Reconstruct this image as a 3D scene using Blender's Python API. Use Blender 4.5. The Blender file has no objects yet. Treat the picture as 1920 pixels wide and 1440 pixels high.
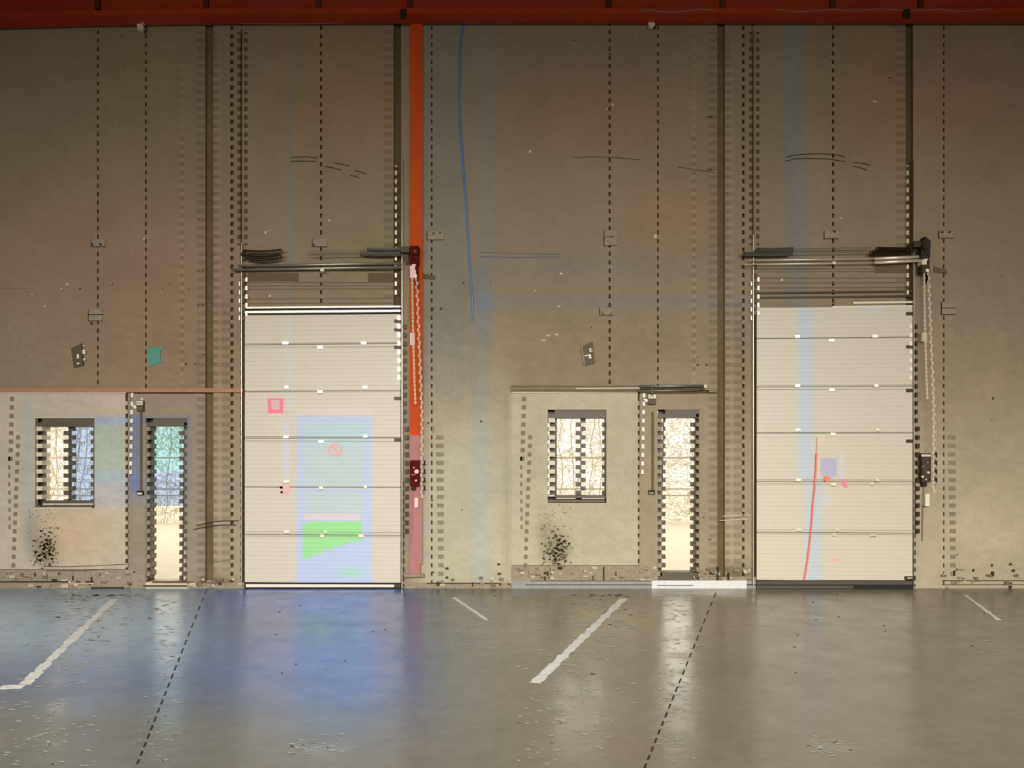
import bpy, math, random
from mathutils import Vector
random.seed(7)
C = bpy.context.scene.collection
S = bpy.context.scene

# ---------------------------------------------------------------- camera, sky, light, exposure
CAM_D, CAM_H, F, HZ = 10.0, 1.6, 1500.0, 863.0      # distance to wall, eye height, focal in px, horizon row
cd = bpy.data.cameras.new('camera'); cam = bpy.data.objects.new('camera', cd); C.objects.link(cam)
cam.location = (0, -CAM_D, CAM_H); cam.rotation_euler = (math.pi/2, 0, 0)
cd.sensor_width = 36; cd.lens = F/1920*36; cd.shift_y = (HZ-720)/1920; cd.clip_end = 200
S.camera = cam
w = bpy.data.worlds.new('world'); S.world = w; w.use_nodes = True
bg = w.node_tree.nodes['Background']; bg.inputs[0].default_value = (1.0, 0.92, 0.76, 1); bg.inputs[1].default_value = 1.6

def area(name, loc, target, sx, sy, power, col, spread):
    l = bpy.data.lights.new(name, 'AREA'); l.shape = 'RECTANGLE'; l.size = sx; l.size_y = sy
    l.energy = power; l.color = col; l.spread = math.radians(spread)
    o = bpy.data.objects.new(name, l); C.objects.link(o); o.location = loc
    o.rotation_euler = (Vector(target)-Vector(loc)).to_track_quat('-Z', 'Y').to_euler()
    return o
area('added_wall_light', (0.4, -13.0, 4.2), (0.4, 0, -1.6), 17, 2.5, 730, (1.0, 0.955, 0.87), 84)  # unseen lamp added behind the camera, aimed low so the upper wall darkens
area('added_floor_light', (0.3, -4.2, 7.5), (0.3, -4.2, 0), 16, 2.0, 100, (1.0, 0.97, 0.92), 80)  # unseen lamp added overhead for the floor; the roof has no opening
S.view_settings.view_transform = 'Standard'; S.view_settings.look = 'None'
S.view_settings.exposure = 0.0; S.view_settings.gamma = 1.0
S.view_settings.use_curve_mapping = False

# ---------------------------------------------------------------- helpers
def lin(v):
    v = max(0.0, min(1.0, v/255.0))
    return v/12.92 if v <= 0.04045 else ((v+0.055)/1.055)**2.4
def L3(c): return (lin(c[0]), lin(c[1]), lin(c[2]))
def P(px, py, d=0.0):
    """point seen at row/col px,py that stands d metres proud of the wall face"""
    k = (CAM_D-d)/F
    return ((px-960)*k, -d, CAM_H-(py-HZ)*k)
def FL(px, py, z=0.0):
    """point on the floor"""
    k = (CAM_H-z)/(py-HZ)
    return ((px-960)*k, F*k-CAM_D, z)

def mat(name, col, rough=0.6, metal=0.0, noise=0.0, nscale=20, bump=0.0, bscale=60, attr=False, spec=0.5,
        emit=None, noise2=0.0, n2scale=2.0, rnoise=0.0):
    m = bpy.data.materials.new(name); m.use_nodes = True
    nt = m.node_tree; b = nt.nodes['Principled BSDF']
    b.inputs['Roughness'].default_value = rough; b.inputs['Metallic'].default_value = metal
    b.inputs['Specular IOR Level'].default_value = spec
    tc = nt.nodes.new('ShaderNodeTexCoord')
    if attr:
        a = nt.nodes.new('ShaderNodeAttribute'); a.attribute_name = 'Col'; src = a.outputs['Color']
    else:
        r = nt.nodes.new('ShaderNodeRGB'); r.outputs[0].default_value = (*L3(col), 1); src = r.outputs[0]
    for amt, sc, det in ((noise, nscale, 6), (noise2, n2scale, 4)):
        if amt <= 0: continue
        n = nt.nodes.new('ShaderNodeTexNoise'); n.inputs['Scale'].default_value = sc; n.inputs['Detail'].default_value = det
        n.inputs['Roughness'].default_value = 0.65
        nt.links.new(tc.outputs['Object'], n.inputs['Vector'])
        mr = nt.nodes.new('ShaderNodeMapRange'); mr.inputs[1].default_value = 0.3; mr.inputs[2].default_value = 0.7
        mr.inputs[3].default_value = 1-amt; mr.inputs[4].default_value = 1+amt
        nt.links.new(n.outputs['Fac'], mr.inputs[0])
        v = nt.nodes.new('ShaderNodeVectorMath'); v.operation = 'SCALE'
        nt.links.new(src, v.inputs[0]); nt.links.new(mr.outputs[0], v.inputs['Scale']); src = v.outputs[0]
    nt.links.new(src, b.inputs['Base Color'])
    if bump > 0:
        n = nt.nodes.new('ShaderNodeTexNoise'); n.inputs['Scale'].default_value = bscale; n.inputs['Detail'].default_value = 5
        nt.links.new(tc.outputs['Object'], n.inputs['Vector'])
        bp = nt.nodes.new('ShaderNodeBump'); bp.inputs['Strength'].default_value = bump; bp.inputs['Distance'].default_value = 0.01
        nt.links.new(n.outputs['Fac'], bp.inputs['Height']); nt.links.new(bp.outputs[0], b.inputs['Normal'])
    if rnoise > 0:
        n = nt.nodes.new('ShaderNodeTexNoise'); n.inputs['Scale'].default_value = 3.0; n.inputs['Detail'].default_value = 7
        nt.links.new(tc.outputs['Object'], n.inputs['Vector'])
        mr = nt.nodes.new('ShaderNodeMapRange'); mr.inputs[1].default_value = 0.3; mr.inputs[2].default_value = 0.7
        mr.inputs[3].default_value = rough-rnoise; mr.inputs[4].default_value = rough+rnoise
        nt.links.new(n.outputs['Fac'], mr.inputs[0]); nt.links.new(mr.outputs[0], b.inputs['Roughness'])
    if emit:
        b.inputs['Emission Color'].default_value = (*L3(col), 1); b.inputs['Emission Strength'].default_value = emit
    return m

def glass_mat(name, tint, gloss=0.05):
    m = bpy.data.materials.new(name); m.use_nodes = True; nt = m.node_tree
    for n in list(nt.nodes): nt.nodes.remove(n)
    o = nt.nodes.new('ShaderNodeOutputMaterial'); t = nt.nodes.new('ShaderNodeBsdfTransparent'); g = nt.nodes.new('ShaderNodeBsdfGlossy')
    t.inputs[0].default_value = (*tint, 1); g.inputs['Roughness'].default_value = 0.05
    x = nt.nodes.new('ShaderNodeMixShader'); x.inputs[0].default_value = gloss
    nt.links.new(t.outputs[0], x.inputs[1]); nt.links.new(g.outputs[0], x.inputs[2]); nt.links.new(x.outputs[0], o.inputs[0])
    return m

M = dict(
    concrete=mat('concrete', (0,0,0), 0.92, noise=0.07, nscale=26, noise2=0.08, n2scale=1.1, bump=0.25, bscale=45, attr=True, spec=0.2),
    cavity=mat('cavity', (92,78,54), 0.95, noise=0.1),
    deep=mat('deep_recess', (106,90,64), 0.95, noise=0.2, nscale=6),
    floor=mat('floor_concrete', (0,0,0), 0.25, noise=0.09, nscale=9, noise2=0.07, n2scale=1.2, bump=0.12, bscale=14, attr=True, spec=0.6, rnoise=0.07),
    paint=mat('worn_white_line', (205,205,200), 0.6, noise=0.2, nscale=14),
    joint=mat('floor_joint', (28,28,26), 0.9),
    plain=mat('plain_wall', (120,108,90), 0.9, noise=0.08, nscale=3),
    ceil=mat('ceiling_sheet', (70,60,48), 0.9, noise=0.05),
    rust=mat('rust_red_paint', (180,52,8), 0.55, noise=0.15, nscale=4, noise2=0.12, n2scale=0.8),
    rustdark=mat('dark_rust_paint', (95,30,12), 0.6, noise=0.1),
    orange=mat('orange_paint', (196,76,24), 0.75, spec=0.25, noise=0.08, nscale=9, noise2=0.08, n2scale=1.3),
    pinkred=mat('faded_red_paint', (168,112,108), 0.6, noise=0.10, nscale=14),
    door=mat('cream_door_sheet', (0,0,0), 0.42, noise=0.02, nscale=12, attr=True, spec=0.4),
    frame=mat('dark_frame', (86,78,62), 0.5, noise=0.06),
    framelight=mat('pale_frame_edge', (205,198,180), 0.5),
    pale=mat('pale_jamb', (215,205,185), 0.7),
    seal=mat('black_rubber', (22,20,16), 0.7),
    galv=mat('galvanised_steel', (190,184,165), 0.32, metal=0.75, noise=0.08, nscale=30),
    galvb=mat('bright_galvanised', (245,232,205), 0.30, metal=0.45, noise=0.08, nscale=30),
    darksteel=mat('dark_steel', (60,50,32), 0.45, metal=0.5, noise=0.15, nscale=40),
    greysteel=mat('grey_spring_steel', (140,138,128), 0.4, metal=0.6, noise=0.1, nscale=40),
    chain=mat('chain_steel', (236,222,196), 0.4),
    maroon=mat('dark_maroon_box', (84,18,10), 0.85, spec=0.15),
    brownbox=mat('dark_brown_box', (62,46,24), 0.45),
    pinkwhite=mat('pinkish_white', (240,195,190), 0.5),
    white=mat('white_plastic', (235,228,210), 0.5),
    batten=mat('brown_batten', (172,124,96), 0.7, noise=0.1, nscale=12),
    grit=mat('broken_mortar', (150,138,118), 0.95, noise=0.25, nscale=30),
    dark=mat('near_black', (44,38,26), 0.8),
    mould=mat('dark_mould', (78,68,48), 0.95, noise=0.3, nscale=60),
    blue=mat('blue_cable', (88,125,178), 0.5),
    paleblue=mat('pale_blue_cable', (112,122,136), 0.5),
    greycable=mat('grey_cable', (140,130,115), 0.5),
    signdark=mat('sign_dark', (84,72,50), 0.6), signwhite=mat('sign_white', (225,215,190), 0.5),
    turq=mat('turquoise_sign', (76,148,132), 0.6, noise=0.1, nscale=20),
    pinksign=mat('bright_pink_sign', (250,128,158), 0.6),
    palepink=mat('pale_pink_sign', (238,176,176), 0.6),
    redcord=mat('red_cord', (246,130,118), 0.6), orangedot=mat('orange_button', (250,130,95), 0.5),
    bluebox=mat('pale_blue_box', (184,184,206), 0.6),
    twig=mat('bare_twigs', (214,204,182), 0.9, noise=0.2), ground=mat('pale_gravel', (250,243,228), 0.95, noise=0.06, nscale=5),
    rail=mat('fence_rail', (200,192,172), 0.8),
    glass=glass_mat('clear_glass', (0.98,0.98,0.97)), gcyan=glass_mat('cyan_glass', (0.63,0.82,0.90)), gblue=glass_mat('blue_glass', (0.66,0.75,0.94)),
)

class MB:
    def __init__(s): s.v = []; s.f = []; s.c = None
    def box8(s, pts):
        n = len(s.v); s.v += pts
        for q in ((0,1,2,3),(7,6,5,4),(0,4,5,1),(1,5,6,2),(2,6,7,3),(3,7,4,0)): s.f.append(tuple(n+i for i in q))
    def pb(s, x0, y0, x1, y1, d0, d1, x0b=None, x1b=None, dyr=0.0):
        """box covering px x0..x1, rows y0..y1 at its front face d1, back at d0; dyr drops the right end"""
        x0b = x0 if x0b is None else x0b; x1b = x1 if x1b is None else x1b
        fr = [P(x0,y0,d1), P(x0b,y1,d1), P(x1b,y1+dyr,d1), P(x1,y0+dyr,d1)]
        s.box8(fr + [(p[0], -d0, p[2]) for p in fr]); return s
    def wb(s, x0, x1, y0, y1, z0, z1):
        s.box8([(x0,y0,z1),(x0,y0,z0),(x1,y0,z0),(x1,y0,z1),(x0,y1,z1),(x0,y1,z0),(x1,y1,z0),(x1,y1,z1)]); return s
    def tube(s, pts, r, n=6, cap=True):
        pts = [Vector(p) for p in pts]; base = len(s.v)
        up = Vector((0,0,1))
        for i, p in enumerate(pts):
            t = (pts[min(i+1,len(pts)-1)]-pts[max(i-1,0)]).normalized()
            a = t.cross(up if abs(t.z) < 0.9 else Vector((0,1,0))).normalized(); b = t.cross(a)
            for k in range(n):
                an = 2*math.pi*k/n; q = p+(a*math.cos(an)+b*math.sin(an))*r; s.v.append(tuple(q))
        for i in range(len(pts)-1):
            for k in range(n):
                s.f.append((base+i*n+k, base+i*n+(k+1)%n, base+(i+1)*n+(k+1)%n, base+(i+1)*n+k))
        if cap:
            s.f.append(tuple(base+k for k in range(n))[::-1]); s.f.append(tuple(base+(len(pts)-1)*n+k for k in range(n)))
        return s
    def disc(s, px, py, rpx, d0, d1, n=16):
        c = P(px, py, d1); r = rpx*(CAM_D-d1)/F; b = len(s.v)
        for y in (-d1, -d0):
            for k in range(n): s.v.append((c[0]+r*math.cos(2*math.pi*k/n), y, c[2]+r*math.sin(2*math.pi*k/n)))
        s.f.append(tuple(b+k for k in range(n))); s.f.append(tuple(b+n+k for k in range(n))[::-1])
        for k in range(n): s.f.append((b+k, b+n+k, b+n+(k+1)%n, b+(k+1)%n))
        return s
    def poly(s, pts, d0, d1):
        b = len(s.v); n = len(pts); fr = [P(x,y,d1) for x, y in pts]
        s.v += fr + [(p[0], -d0, p[2]) for p in fr]
        s.f.append(tuple(b+k for k in range(n))); s.f.append(tuple(b+n+k for k in range(n))[::-1])
        for k in range(n): s.f.append((b+k, b+n+k, b+n+(k+1)%n, b+(k+1)%n))
        return s
    def build(s, name, m, parent=None, smooth=False, colf=None, origin=None, fix=True):
        me = bpy.data.meshes.new(name)
        org = Vector(origin) if origin else Vector((0,0,0))
        me.from_pydata([tuple(Vector(v)-org) for v in s.v], [], s.f)
        me.materials.append(m)
        if fix:
            import bmesh
            bm = bmesh.new(); bm.from_mesh(me); bmesh.ops.recalc_face_normals(bm, faces=bm.faces); bm.to_mesh(me); bm.free()
        if smooth: me.polygons.foreach_set('use_smooth', [True]*len(me.polygons))
        if colf:
            a = me.color_attributes.new('Col', 'FLOAT_COLOR', 'POINT')
            buf = []
            for v in s.v: buf += [*colf(v), 1.0]
            a.data.foreach_set('color', buf)
        o = bpy.data.objects.new(name, me); C.objects.link(o); o.location = org
        if parent: o.parent = parent; o.location = org-parent_world(parent)
        return o
def parent_world(p):
    v = Vector(p.location)
    while p.parent: p = p.parent; v += Vector(p.location)
    return v
def tag(o, label=None, cat=None, group=None, kind=None):
    if label: o['label'] = label
    if cat: o['category'] = cat
    if group: o['group'] = group
    if kind: o['kind'] = kind
    return o
def empty(name, loc):
    o = bpy.data.objects.new(name, None); C.objects.link(o); o.location = loc; o.empty_display_size = 0.1; return o
def teeth(mb, x0, x1, y0, y1, ph, d0, d1, pitch=16):
    """a row of little blocks, 8 rows on and 8 rows off; ph 0 or 8"""
    y = math.floor(y0/pitch)*pitch+ph
    while y < y1:
        a, b = max(y, y0), min(y+pitch/2, y1)
        if b > a: mb.pb(x0, a, x1, b, d0, d1)
        y += pitch

def box_m(x, a, b, s):       # soft 0..1 mask
    def st(t): t = max(0, min(1, t)); return t*t*(3-2*t)
    return st((x-a)/s+0.5)*(1-st((x-b)/s+0.5))
def mix(c, d, f): return tuple(c[i]*(1-f)+d[i]*f for i in range(3))
def mul(c, m, f=1.0): return tuple(c[i]*(1+(m[i]-1)*f) for i in range(3))
def w2p(v):
    d = CAM_D+v[1]; return 960+v[0]*F/d, HZ-(v[2]-CAM_H)*F/d
def blob(px, py, cx, cy, rx, ry): return math.exp(-(((px-cx)/rx)**2+((py-cy)/ry)**2))

# ---------------------------------------------------------------- openings (px x0,y0,x1,y1)
OPEN = [(66,784,177,953), (273,784,351,1092), (1027,768,1137,943), (1233,768,1311,1090)]
def cut(r, ops):
    out = [r]
    for (a,b,c,d) in ops:
        nx = []
        for (x0,y0,x1,y1) in out:
            if c <= x0 or a >= x1 or d <= y0 or b >= y1: nx.append((x0,y0,x1,y1)); continue
            if b > y0: nx.append((x0,y0,x1,b))
            if d < y1: nx.append((x0,d,x1,y1))
            yy0, yy1 = max(y0,b), min(y1,d)
            if a > x0: nx.append((x0,yy0,a,yy1))
            if c < x1: nx.append((c,yy0,x1,yy1))
        out = nx
    return out

UP = (146,131,109)
def wall_col(v):
    px, py = w2p(v)
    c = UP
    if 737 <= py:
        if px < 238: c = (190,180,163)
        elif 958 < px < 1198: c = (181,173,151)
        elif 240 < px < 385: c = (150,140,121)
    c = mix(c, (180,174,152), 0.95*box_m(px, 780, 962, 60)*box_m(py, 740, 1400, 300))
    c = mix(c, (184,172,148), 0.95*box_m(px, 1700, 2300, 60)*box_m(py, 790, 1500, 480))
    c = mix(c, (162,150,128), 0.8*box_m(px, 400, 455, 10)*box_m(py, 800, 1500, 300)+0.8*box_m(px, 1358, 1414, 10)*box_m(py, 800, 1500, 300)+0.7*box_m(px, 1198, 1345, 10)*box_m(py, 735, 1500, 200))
    c = mul(c, (1.04,0.96,0.94), 0.9*blob(px,py,300,560,170,260) + 0.6*blob(px,py,80,480,120,120))
    c = mul(c, (1.05,0.97,0.92), blob(px,py,650,160,130,160) + blob(px,py,1260,400,90,60))
    c = mul(c, (0.97,1.0,0.94), blob(px,py,250,130,110,110) + blob(px,py,700,480,110,90))
    c = mul(c, (1.05,0.95,0.97), blob(px,py,1790,190,140,90) + blob(px,py,1120,220,160,80))
    c = mul(c, (1.04,0.97,0.89), blob(px,py,1640,180,60,160) + 1.0*blob(px,py,140,1000,70,60))
    # blue-grey stained bands
    c = mul(c, (0.93,1.02,1.14), 0.8*box_m(px, 893, 925, 16)*box_m(py, -20, 640, 60))
    c = mul(c, (0.95,1.00,1.09), 0.8*box_m(px, 884, 918, 8)*box_m(py, 500, 1100, 30))
    c = mul(c, (0.92,1.03,1.22), 0.9*box_m(px, 1467, 1508, 8)*box_m(py, -20, 300, 200))
    c = mul(c, (0.92,1.00,1.16), 0.9*box_m(px, 1474, 1515, 10)*box_m(py, 300, 700, 150))
    c = mul(c, (0.92,1.0,1.10), 0.9*box_m(px, 795, 880, 30)*box_m(py, -20, 700, 200))
    c = mul(c, (0.93,1.01,1.10), 0.8*box_m(px, 540, 552, 8)*box_m(py, 60, 700, 90))
    c = mul(c, (0.93,1.0,1.12), 0.8*box_m(px, 890, 1420, 40)*box_m(py, 552, 582, 12))
    c = mul(c, (0.95,0.99,1.10), 0.7*box_m(px, 930, 1230, 60)*box_m(py, 478, 520, 20))
    # faded blue-green paint patch beside the left window
    c = mul(c, (0.90,1.03,1.06), 0.95*box_m(px, 175, 232, 6)*box_m(py, 794, 905, 30))
    c = mul(c, (0.86,0.97,1.20), 0.9*box_m(px, 140, 355, 8)*box_m(py, 780, 798, 6))
    c = mul(c, (0.94,0.99,1.12), 0.9*box_m(px, 175, 290, 8)*box_m(py, 885, 950, 20))
    c = mul(c, (0.80,0.92,1.28), 0.95*box_m(px, 244, 264, 10)*box_m(py, 780, 925, 40))
    c = mul(c, (0.90,0.96,1.20), 0.8*box_m(px, 345, 358, 8)*box_m(py, 780, 945, 30))
    c = mul(c, (0.94,1.0,1.10), 0.8*box_m(px, 45, 62, 12)*box_m(py, 745, 1040, 30))
    # worn dark stain low on the left panels
    for (sx, sy, rx, ry, f) in ((85,1035,22,28,0.25),(60,1000,16,40,0.12),(1045,1030,22,30,0.25),(1020,1000,16,40,0.12),(410,1095,40,14,0.2),(1375,1075,40,16,0.25)):
        c = mul(c, (1-f,1-f,1-1.2*f), blob(px,py,sx,sy,rx,ry))
    # damp paler mottling low right
    c = mul(c, (1.05,1.05,1.05), blob(px,py,1860,1010,100,40)+blob(px,py,900,1040,80,40))
    # block-to-block variation of the cast surface
    random.seed(int(px//16)*7919+int(py//8)*104729); k = 1+(random.random()-0.5)*(0.05 if py > 600 else 0.03)
    c = mul(c, (k,k,k))
    return L3(c)

# ---------------------------------------------------------------- front wall
wall = MB()
for r in cut((-700,-200,2620,1110), OPEN): wall.pb(*r, -0.30, -0.05)
wf = wall.build('wall_front', M['cavity']); tag(wf, 'weathered grey brown precast concrete wall with two loading doors', kind='structure')

def grid_panel(rects, d0, d1, name='concrete_panel', step=8):
    mb = MB()
    for (x0,y0,x1,y1) in rects:
        nx = max(1, round((x1-x0)/step)); ny = max(1, round((y1-y0)/step))
        b = len(mb.v)
        for j in range(ny+1):
            for i in range(nx+1): mb.v.append(P(x0+(x1-x0)*i/nx, y0+(y1-y0)*j/ny, d1))
        for j in range(ny):
            for i in range(nx):
                a = b+j*(nx+1)+i; mb.f.append((a, a+nx+1, a+nx+2, a+1))
        # side walls
        def side(idx):
            for p, q in zip(idx, idx[1:]):
                n = len(mb.v); vp, vq = mb.v[p], mb.v[q]
                mb.v += [(vp[0],-d0,vp[2]), (vq[0],-d0,vq[2])]; mb.f.append((p, q, n+1, n))
        side([b+i for i in range(nx+1)]); side([b+ny*(nx+1)+i for i in range(nx+1)][::-1])
        side([b+j*(nx+1) for j in range(ny+1)][::-1]); side([b+j*(nx+1)+nx for j in range(ny+1)])
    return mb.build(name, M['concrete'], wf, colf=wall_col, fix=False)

cols = [(-240,20,182,731),(185,20,272,731),(275,20,385,731),(400,20,432,1106),(438,20,451,1106),
        (454,20,600,600),(604,20,738,600),(752,20,808,1106),(811,20,960,1106),(960,20,1141,731),
        (1145,20,1232,731),(1235,20,1345,731),(1359,20,1391,1106),(1396,20,1410,1106),
        (1413,20,1560,590),(1564,20,1698,590),(1712,20,1768,1106),(1771,20,2160,1106),
        (240,738,385,1092),(1199,738,1345,1090)]
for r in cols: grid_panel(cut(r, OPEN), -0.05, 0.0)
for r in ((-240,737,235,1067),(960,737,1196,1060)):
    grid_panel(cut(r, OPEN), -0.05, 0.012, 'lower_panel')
# deep vertical recesses beside the pilasters
dm = MB()
for x0, x1 in ((385,400),(1345,1359)): dm.pb(x0, 20, x1, 1106, -0.05, -0.046)
dm.build('recess', M['deep'], wf)
# mortar filling the panel joints in short lengths
def joint(mb, x0, x1, y0, y1, ph=0):
    teeth(mb, x0, x1, y0, y1, ph, -0.05, -0.002)
jm = MB()
for x0, x1, y0, y1 in ((182,185,20,731),(272,275,20,1092),(432,438,20,1106),(600,604,20,580),(808,811,20,1106),
                       (1141,1145,20,731),(1232,1235,20,768),(1391,1396,20,1106),(1560,1564,20,570),(1768,1771,20,1106)):
    joint(jm, x0, x1, y0, y1, 8 if x0 not in (182,1141) else 0)
for x0, x1, y0, y1 in ((451,454,20,1106),(1410,1413,20,1106)): joint(jm, x0, x1, y0, y1, 0)
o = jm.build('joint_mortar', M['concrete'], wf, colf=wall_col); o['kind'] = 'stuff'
tm = MB()
for x0, x1, y0, y1, ph in ((235,240,745,1067,0),(226,235,1000,1066,99),(1196,1199,745,1060,0)):
    if ph != 99: teeth(tm, x0, x1, y0, y1, ph, -0.05, 0.012)
o = tm.build('panel_edge_teeth', M['concrete'], wf, colf=wall_col); o['kind'] = 'stuff'
# shallow square anchor pockets, seen as dark squares in a column
am = MB()
def pockets(xa, xb, y0, y1, wd, ph, drift):
    y = math.floor(y0/16)*16+ph
    while y < y1:
        x = xa+(xb-xa)*(y-y0)/(y1-y0); am.pb(x, y, x+wd, y+8, 0.012, 0.014); y += 16
for off in (0, 960):
    pockets(18.5+off, 15.5+off, 744, 860, 8, 8-0, 0); pockets(15+off, 16+off, 856, 1000, 4, 8, 0)
    pockets(30+off, 21+off, 830, 1070, 7, 0, 0)
o = am.build('anchor_pocket', mat('pocket_grey', (128,116,98), 0.9, noise=0.1), wf); o['kind'] = 'stuff'
o['label'] = 'column of small dark square pockets in the pale panel'
# raised edge pieces where the panel beside the orange column is broken (alternating patches)
bm_ = MB()
for off in (0, 960):
    y = 816
    while y < 1092:
        xa = 817+off+(y-816)*0.02; bm_.pb(xa, y, 832+off, y+8, -0.004, 0.002); y += 16
o = bm_.build('broken_edge_patch', mat('patch_grey', (138,128,110), 0.95, noise=0.25, nscale=35), wf); o['kind'] = 'stuff'
# lighter and darker ribs of formwork marks
fm = MB(); fd = MB()
for off in (0, 960):
    for (xa, xb, y0, y1, ph) in ((336,345,60,1000,8),(400,416,120,1060,0)): teeth(fm, xa+off, xb+off, y0, y1 if xa > 380 else 730, ph, 0.0, 0.0015)
    teeth(fd, 369+off, 385+off, 60, 1085, 8, 0.0, 0.0015); teeth(fd, 400+off, 408+off, 60, 1070, 8, 0.0, 0.0015)
    teeth(fd, 416+off, 432+off, 560, 1070, 8, 0.0, 0.0015); teeth(fd, 720+off, 738+off, 50, 560, 8, 0.0, 0.0015)
    teeth(fd, 338+off, 344+off, 250, 700, 0, 0.0, 0.0018)
def fcl(k):
    def f(v): c = wall_col(v); return tuple(x*k for x in c)
    return f
o = fm.build('formwork_mark', M['concrete'], wf, colf=fcl(1.14)); o['kind'] = 'stuff'
o = fd.build('formwork_mark', M['concrete'], wf, colf=fcl(0.80)); o['kind'] = 'stuff'

# small pits, bolts and chips in the wall
pits = [(934/4,123,1.5,6),(228,68,9,1.5),(281,137,4,1.5),(1187,66,4,2),(1078,76,6,2),(1144,101,4,4),(1120,75,2,3),
        (150,541,4,4),(210,533,4,4),(305,541,3,3),(354,542,3,3),(319,533,3,3),(348,682,5,4),(366,682,4,4),(348,684,3,3),
        (1308,684,5,5),(1325,684,5,5),(1308,670,5,2),(811,579,6,6),(827,579,6,6),(869,530,6,3),(920,529,3,3),
        (803,793,5,4),(902,790,6,4),(1860,788,3,2),(1862,747,5,6),(810,938,5,4),(866,956,3,3),(1109,613,4,3),
        (1200,739,6,2),(1132,741,8,2),(1880,518,3,2),(1548,106,3,3),(1668,146,5,4),(200,837,5,4),(100,1000,5,3),(1290,925,3,3),
        (1319,970,4,3),(1130,875,4,3),(1078,958,6,3),(1133,960,6,3),(1768,1045,4,3),(1860,1060,5,8),(1895,1058,8,6),(1900,1070,9,7),
        (935,1058,8,5),(936,1076,9,6),(838,1066,8,6),(838,1083,7,6),(812,1073,5,4),(1806,1085,5,4),(1801,1083,3,3),(1795,1040,4,3)]
for (x,y,a,b) in ((372,411,5,3),(380,411,4,3),(372,507,4,3),(380,507,4,3),(372,572,4,4),(380,572,4,4),(381,665,5,3),(1331,219,12,3),(1331,318,12,3),(1331,1012,8,3)): pits.append((x,y,a,b))
pm = MB()
for x, y, a, b in pits: a *= 0.75; b *= 0.7; pm.pb(x-a/2, y-b/2, x+a/2, y+b/2, -0.002, 0.0035)
o = pm.build('bolt_and_pit', mat('pit_dark', (72,62,44), 0.9), wf); o['kind'] = 'stuff'
lm = MB()
for x, y, a, b in ((209,532,3,3),(150,540,3,2),(126,533,5,2),(115,541,3,2),(84,574,5,2),(1048,574,5,2),(1028,629,6,2),(1019,638,8,1.5),(1044,627,5,3),(1149,196,3,4),(1138,204,2,4),
                   (994,284,4,4),(1052,513,5,3),(1004,545,3,2),(617,413,3,3),(1577,409,2,3),(498,436,3,5),(1466,524,4,5),(156,648,6,1.5),(60,552,3,2),
                   (270,448,3,3),(1229,443,4,6),(266,730,5,5),(266,748,5,4),(506,555,4,3),(1640,190,6,2)):
    lm.pb(x-a/2, y-b/2, x+a/2, y+b/2, -0.002, 0.0035)
o = lm.build('pale_chip', M['pale'], wf); o['kind'] = 'stuff'
# thin hairline cracks
def crack(mb, pts, wpx=0.7, d=0.003):
    for (a, b) in zip(pts, pts[1:]):
        (x0,y0),(x1,y1) = a, b
        mb.poly([(x0-wpx/2,y0-wpx/2),(x0-wpx/2,y0+wpx/2),(x1+wpx/2,y1+wpx/2),(x1+wpx/2,y1-wpx/2)] if abs(x1-x0) >= abs(y1-y0) else
                [(x0-wpx/2,y0),(x1-wpx/2,y1),(x1+wpx/2,y1),(x0+wpx/2,y0)], -0.002, d)
cm = MB()
crack(cm, [(32,800),(31,830),(30,870),(28,910),(17,945),(17,1010)]); crack(cm, [(992,800),(991,830),(990,870),(977,930),(977,1010)])
crack(cm, [(178,738),(178,780)], 0.5); crack(cm, [(1138,740),(1138,800)], 0.5)
crack(cm, [(80,1062),(120,1063),(175,1061),(235,1058)], 1.2, 0.016); crack(cm, [(88,1070),(150,1070),(210,1067)], 1.2, 0.016)
crack(cm, [(62,1062),(68,1050),(70,1040)], 1.5, 0.016); crack(cm, [(1016,1060),(1022,1052)], 1.5, 0.016)
crack(cm, [(400,1055),(425,1050),(440,1048)], 0.8); crack(cm, [(815,800),(812,810),(812,812)], 1.0)
crack(cm, [(0,541),(60,541)], 0.4)
o = cm.build('crack', mat('crack_dark', (92,80,60), 0.95), wf); o['kind'] = 'stuff'

# mould spots low on the pale panels
mm = MB(); random.seed(3)
for off in (0, 960):
    for k in range(210):
        x = random.gauss(86, 12)+off; y = random.gauss(1032, 17)
        if not (55+off < x < 114+off and 985 < y < 1066): continue
        r = random.uniform(0.8, 3.0); n = random.randint(5, 7)
        mm.poly([(x+r*random.uniform(0.5,1.3)*math.cos(2*math.pi*i/n), y-r*random.uniform(0.4,1.0)*math.sin(2*math.pi*i/n)) for i in range(n)], 0.011, 0.0135)
    for k in range(50):
        x = random.uniform(50, 112)+off; y = random.uniform(945, 1000); r = random.uniform(0.5,1.4)
        mm.poly([(x-r,y),(x,y+r),(x+r,y),(x,y-r)], 0.011, 0.0135)
o = mm.build('mould_spot', M['mould'], wf); o['kind'] = 'stuff'; o['label'] = 'dark mould spots below the window'

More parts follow.
